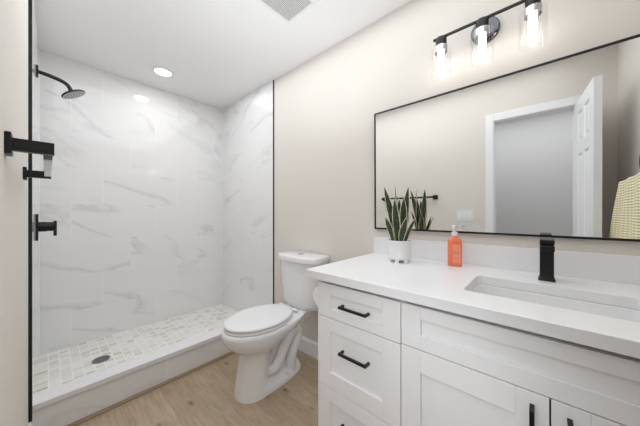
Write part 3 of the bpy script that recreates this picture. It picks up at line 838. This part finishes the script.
for (a, ra), (b, rb_) in zip(rg, rg[1:]):
    for k in range(40):
        k2 = (k + 1) % 40
        f = bm.faces.new((a[k], a[k2], b[k2], b[k]))
        for lp, (rr_, kk) in zip(f.loops, ((ra, k), (ra, k2), (rb_, k2), (rb_, k))): lp[uvl].uv = (rr_ * math.cos(2 * PI * kk / 40), rr_ * math.sin(2 * PI * kk / 40))
o = link('nozzle_face', bm, M['nozzle'], hd); o['label'] = 'grey ringed nozzle face'

va_ = thing('shower_valve', 'matte black shower valve with lever handle below the shower head', 'shower valve', (SX, SHY, 1.073))
link('plate', bx(SX, SX + 0.010, SHY - 0.080, SHY + 0.080, 0.995, 1.163), M['black'], va_, bevel=0.003)
bm = new(); tube(bm, [(SX + 0.008, SHY, 1.080), (0.000, SHY, 1.080)], 0.032, 32); link('stem', bm, M['black'], va_, smooth=True)
bm = new(); tube(bm, [(-0.001, SHY, 1.080), (0.034, SHY, 1.080)], 0.030, 32)
o = link('hub', bm, M['black'], va_, smooth=True)
link('lever', bx(0.030, 0.046, SHY - 0.012, SHY + 0.012, 1.018, 1.118), M['black'], va_, bevel=0.003)

# drain
bm = new(); dr = thing('shower_drain', 'round grey drain grate in the mosaic shower floor', 'drain', (0.275, 2.473, PAN))
lathe(bm, [(0.054, PAN), (0.054, PAN + 0.003), (0.049, PAN + 0.003), (0.049, PAN + 0.001), (0.002, PAN + 0.001)], 0.275, 2.473, 36); link('ring', bm, M['steel'], dr, smooth=True)
bm = new()
for k in range(-3, 4):
    hw = math.sqrt(0.049 ** 2 - (k * 0.0125) ** 2)
    box(bm, 0.275 - hw, 0.275 + hw, 2.473 + k * 0.0125 - 0.003, 2.473 + k * 0.0125 + 0.003, PAN + 0.001, PAN + 0.003)
link('grate', bm, M['steel'], dr)

# ------------------------------------------------------------------ towel bar on the left wall
tb = thing('towel_bar', 'matte black square towel bar on the painted left wall', 'towel bar', (LW, 1.16, 1.325))
YA, YB = 0.882, 1.500
for y in (YA, YB):
    bm = new(); box(bm, LW, LW + 0.010, y - 0.024, y + 0.024, 1.325 - 0.024, 1.325 + 0.024)
    p = link('mount_plate', bm, M['black'], tb, bevel=0.002)
    link('post', bx(LW + 0.008, 0.0125, y - 0.010, y + 0.010, 1.325 - 0.014, 1.325 + 0.014), M['black'], p, bevel=0.001)
link('bar', bx(-0.007, 0.0115, YA, YB, 1.315, 1.336), M['bargloss'], tb, bevel=0.0015)

# ------------------------------------------------------------------ switch plate, seen in the mirror
sw = thing('switch_plate', 'white three-gang light switch plate on the left wall, seen in the mirror', 'switch', (LW, 0.60, 1.138))
link('plate', bx(LW, LW + 0.004, 0.512, 0.676, 1.062, 1.178), M['plastic'], sw, bevel=0.002)
for k in range(3):
    y = 0.594 + (k - 1) * 0.046
    link('rocker', bx(LW + 0.003, LW + 0.007, y - 0.0165, y + 0.0165, 1.087, 1.153), M['trimwhite'], sw, bevel=0.0015)

# ------------------------------------------------------------------ towel ring and towel on the near wall
RX, RY, RZ = 1.105, -0.345, 1.400
ring = thing('towel_ring', 'matte black towel ring on the near wall, seen at the mirror edge', 'towel ring', (RX, NEAR, RZ + 0.05))
link('mount_plate', bx(RX - 0.024, RX + 0.024, NEAR, NEAR + 0.010, RZ + 0.026, RZ + 0.074), M['black'], ring, bevel=0.002)
link('post', bx(RX - 0.009, RX + 0.009, NEAR + 0.008, RY + 0.010, RZ + 0.042, RZ + 0.060), M['black'], ring, bevel=0.001)
bm = new(); n = 40
pts = [(RX + 0.056 * math.sin(2 * PI * k / n), RY, RZ + 0.056 * math.cos(2 * PI * k / n)) for k in range(n)]
R = []
for k in range(n):
    a = 2 * PI * k / n; rd = Vector((math.sin(a), 0, math.cos(a)))
    R.append([bm.verts.new(Vector(pts[k]) + 0.007 * (math.cos(2 * PI * j / 12) * rd + math.sin(2 * PI * j / 12) * Vector((0, 1, 0)))) for j in range(12)])
for k in range(n):
    for j in range(12): bm.faces.new((R[k][j], R[(k + 1) % n][j], R[(k + 1) % n][(j + 1) % 12], R[k][(j + 1) % 12]))
link('ring', bm, M['black'], ring, smooth=True)
bm = new(); uvl = bm.loops.layers.uv.new('UVMap')
nu, nv = 60, 40
G = []
for j in range(nv + 1):
    t = j / nv; row = []
    for i in range(nu + 1):
        q = i / nu
        fl_ = min(1, t / 0.9) ** 0.9
        xl = 0.655 - 0.195 * fl_; xr = 1.20 + 0.06 * fl_
        x = xl + (xr - xl) * q
        top = (RZ - 0.050) - 0.014 * (abs(x - RX) / 0.45) ** 1.1
        zz = top + (0.975 - top) * t
        y = RY + 0.012 * math.sin(q * 19 + 1.5 * math.sin(t * 2)) * (0.35 + 0.65 * t)
        row.append(bm.verts.new((x, y, zz)))
    G.append(row)
for j in range(nv):
    for i in range(nu):
        f = bm.faces.new((G[j][i], G[j][i + 1], G[j + 1][i + 1], G[j + 1][i]))
        for lp, (a, b) in zip(f.loops, ((i, j), (i + 1, j), (i + 1, j + 1), (i, j + 1))): lp[uvl].uv = (a / nu, b / nv)
tw = link('hand_towel', bm, M['towel'], smooth=True)
sm = tw.modifiers.new('solid', 'SOLIDIFY'); sm.thickness = 0.012; sm.offset = 0
tag(tw, 'yellow and cream checked towel hanging from the black ring, seen in the mirror', 'towel')

# ------------------------------------------------------------------ ceiling fixtures
cl = thing('ceiling_light', 'round white recessed light lit in the ceiling above the shower', 'light', (0.70, 2.53, CEIL))
bm = new(); lathe(bm, [(0.088, CEIL), (0.088, CEIL - 0.004), (0.066, CEIL - 0.007), (0.064, CEIL - 0.004), (0.064, CEIL - 0.001)], 0.70, 2.53, 48, False, False)
link('trim_ring', bm, M['trimwhite'], cl, smooth=True)
bm = new(); lathe(bm, [(0.064, CEIL - 0.001), (0.064, CEIL - 0.0035), (0.002, CEIL - 0.0035)], 0.70, 2.53, 48)
link('lens', bm, M['lens'], cl)
fv = thing('exhaust_fan', 'square white exhaust fan grille in the ceiling above the toilet and vanity', 'fan', (0.95, 1.12, CEIL))
bm = new()
X0, X1, YA_, YB_ = 0.815, 1.090, 0.985, 1.260
o_ = [(X0, YA_), (X1, YA_), (X1, YB_), (X0, YB_)]
def rect(ins, z): return [(X0 + ins, YA_ + ins, z), (X1 - ins, YA_ + ins, z), (X1 - ins, YB_ - ins, z), (X0 + ins, YB_ - ins, z)]
loft(bm, [rect(0, CEIL), rect(0.003, CEIL - 0.010), rect(0.010, CEIL - 0.016), rect(0.030, CEIL - 0.016), rect(0.034, CEIL - 0.010)], False, False)
link('frame', bm, M['trimwhite'], fv)
link('grille', bx(X0 + 0.033, X1 - 0.033, YA_ + 0.033, YB_ - 0.033, CEIL - 0.013, CEIL - 0.009), M['ventmesh'], fv)
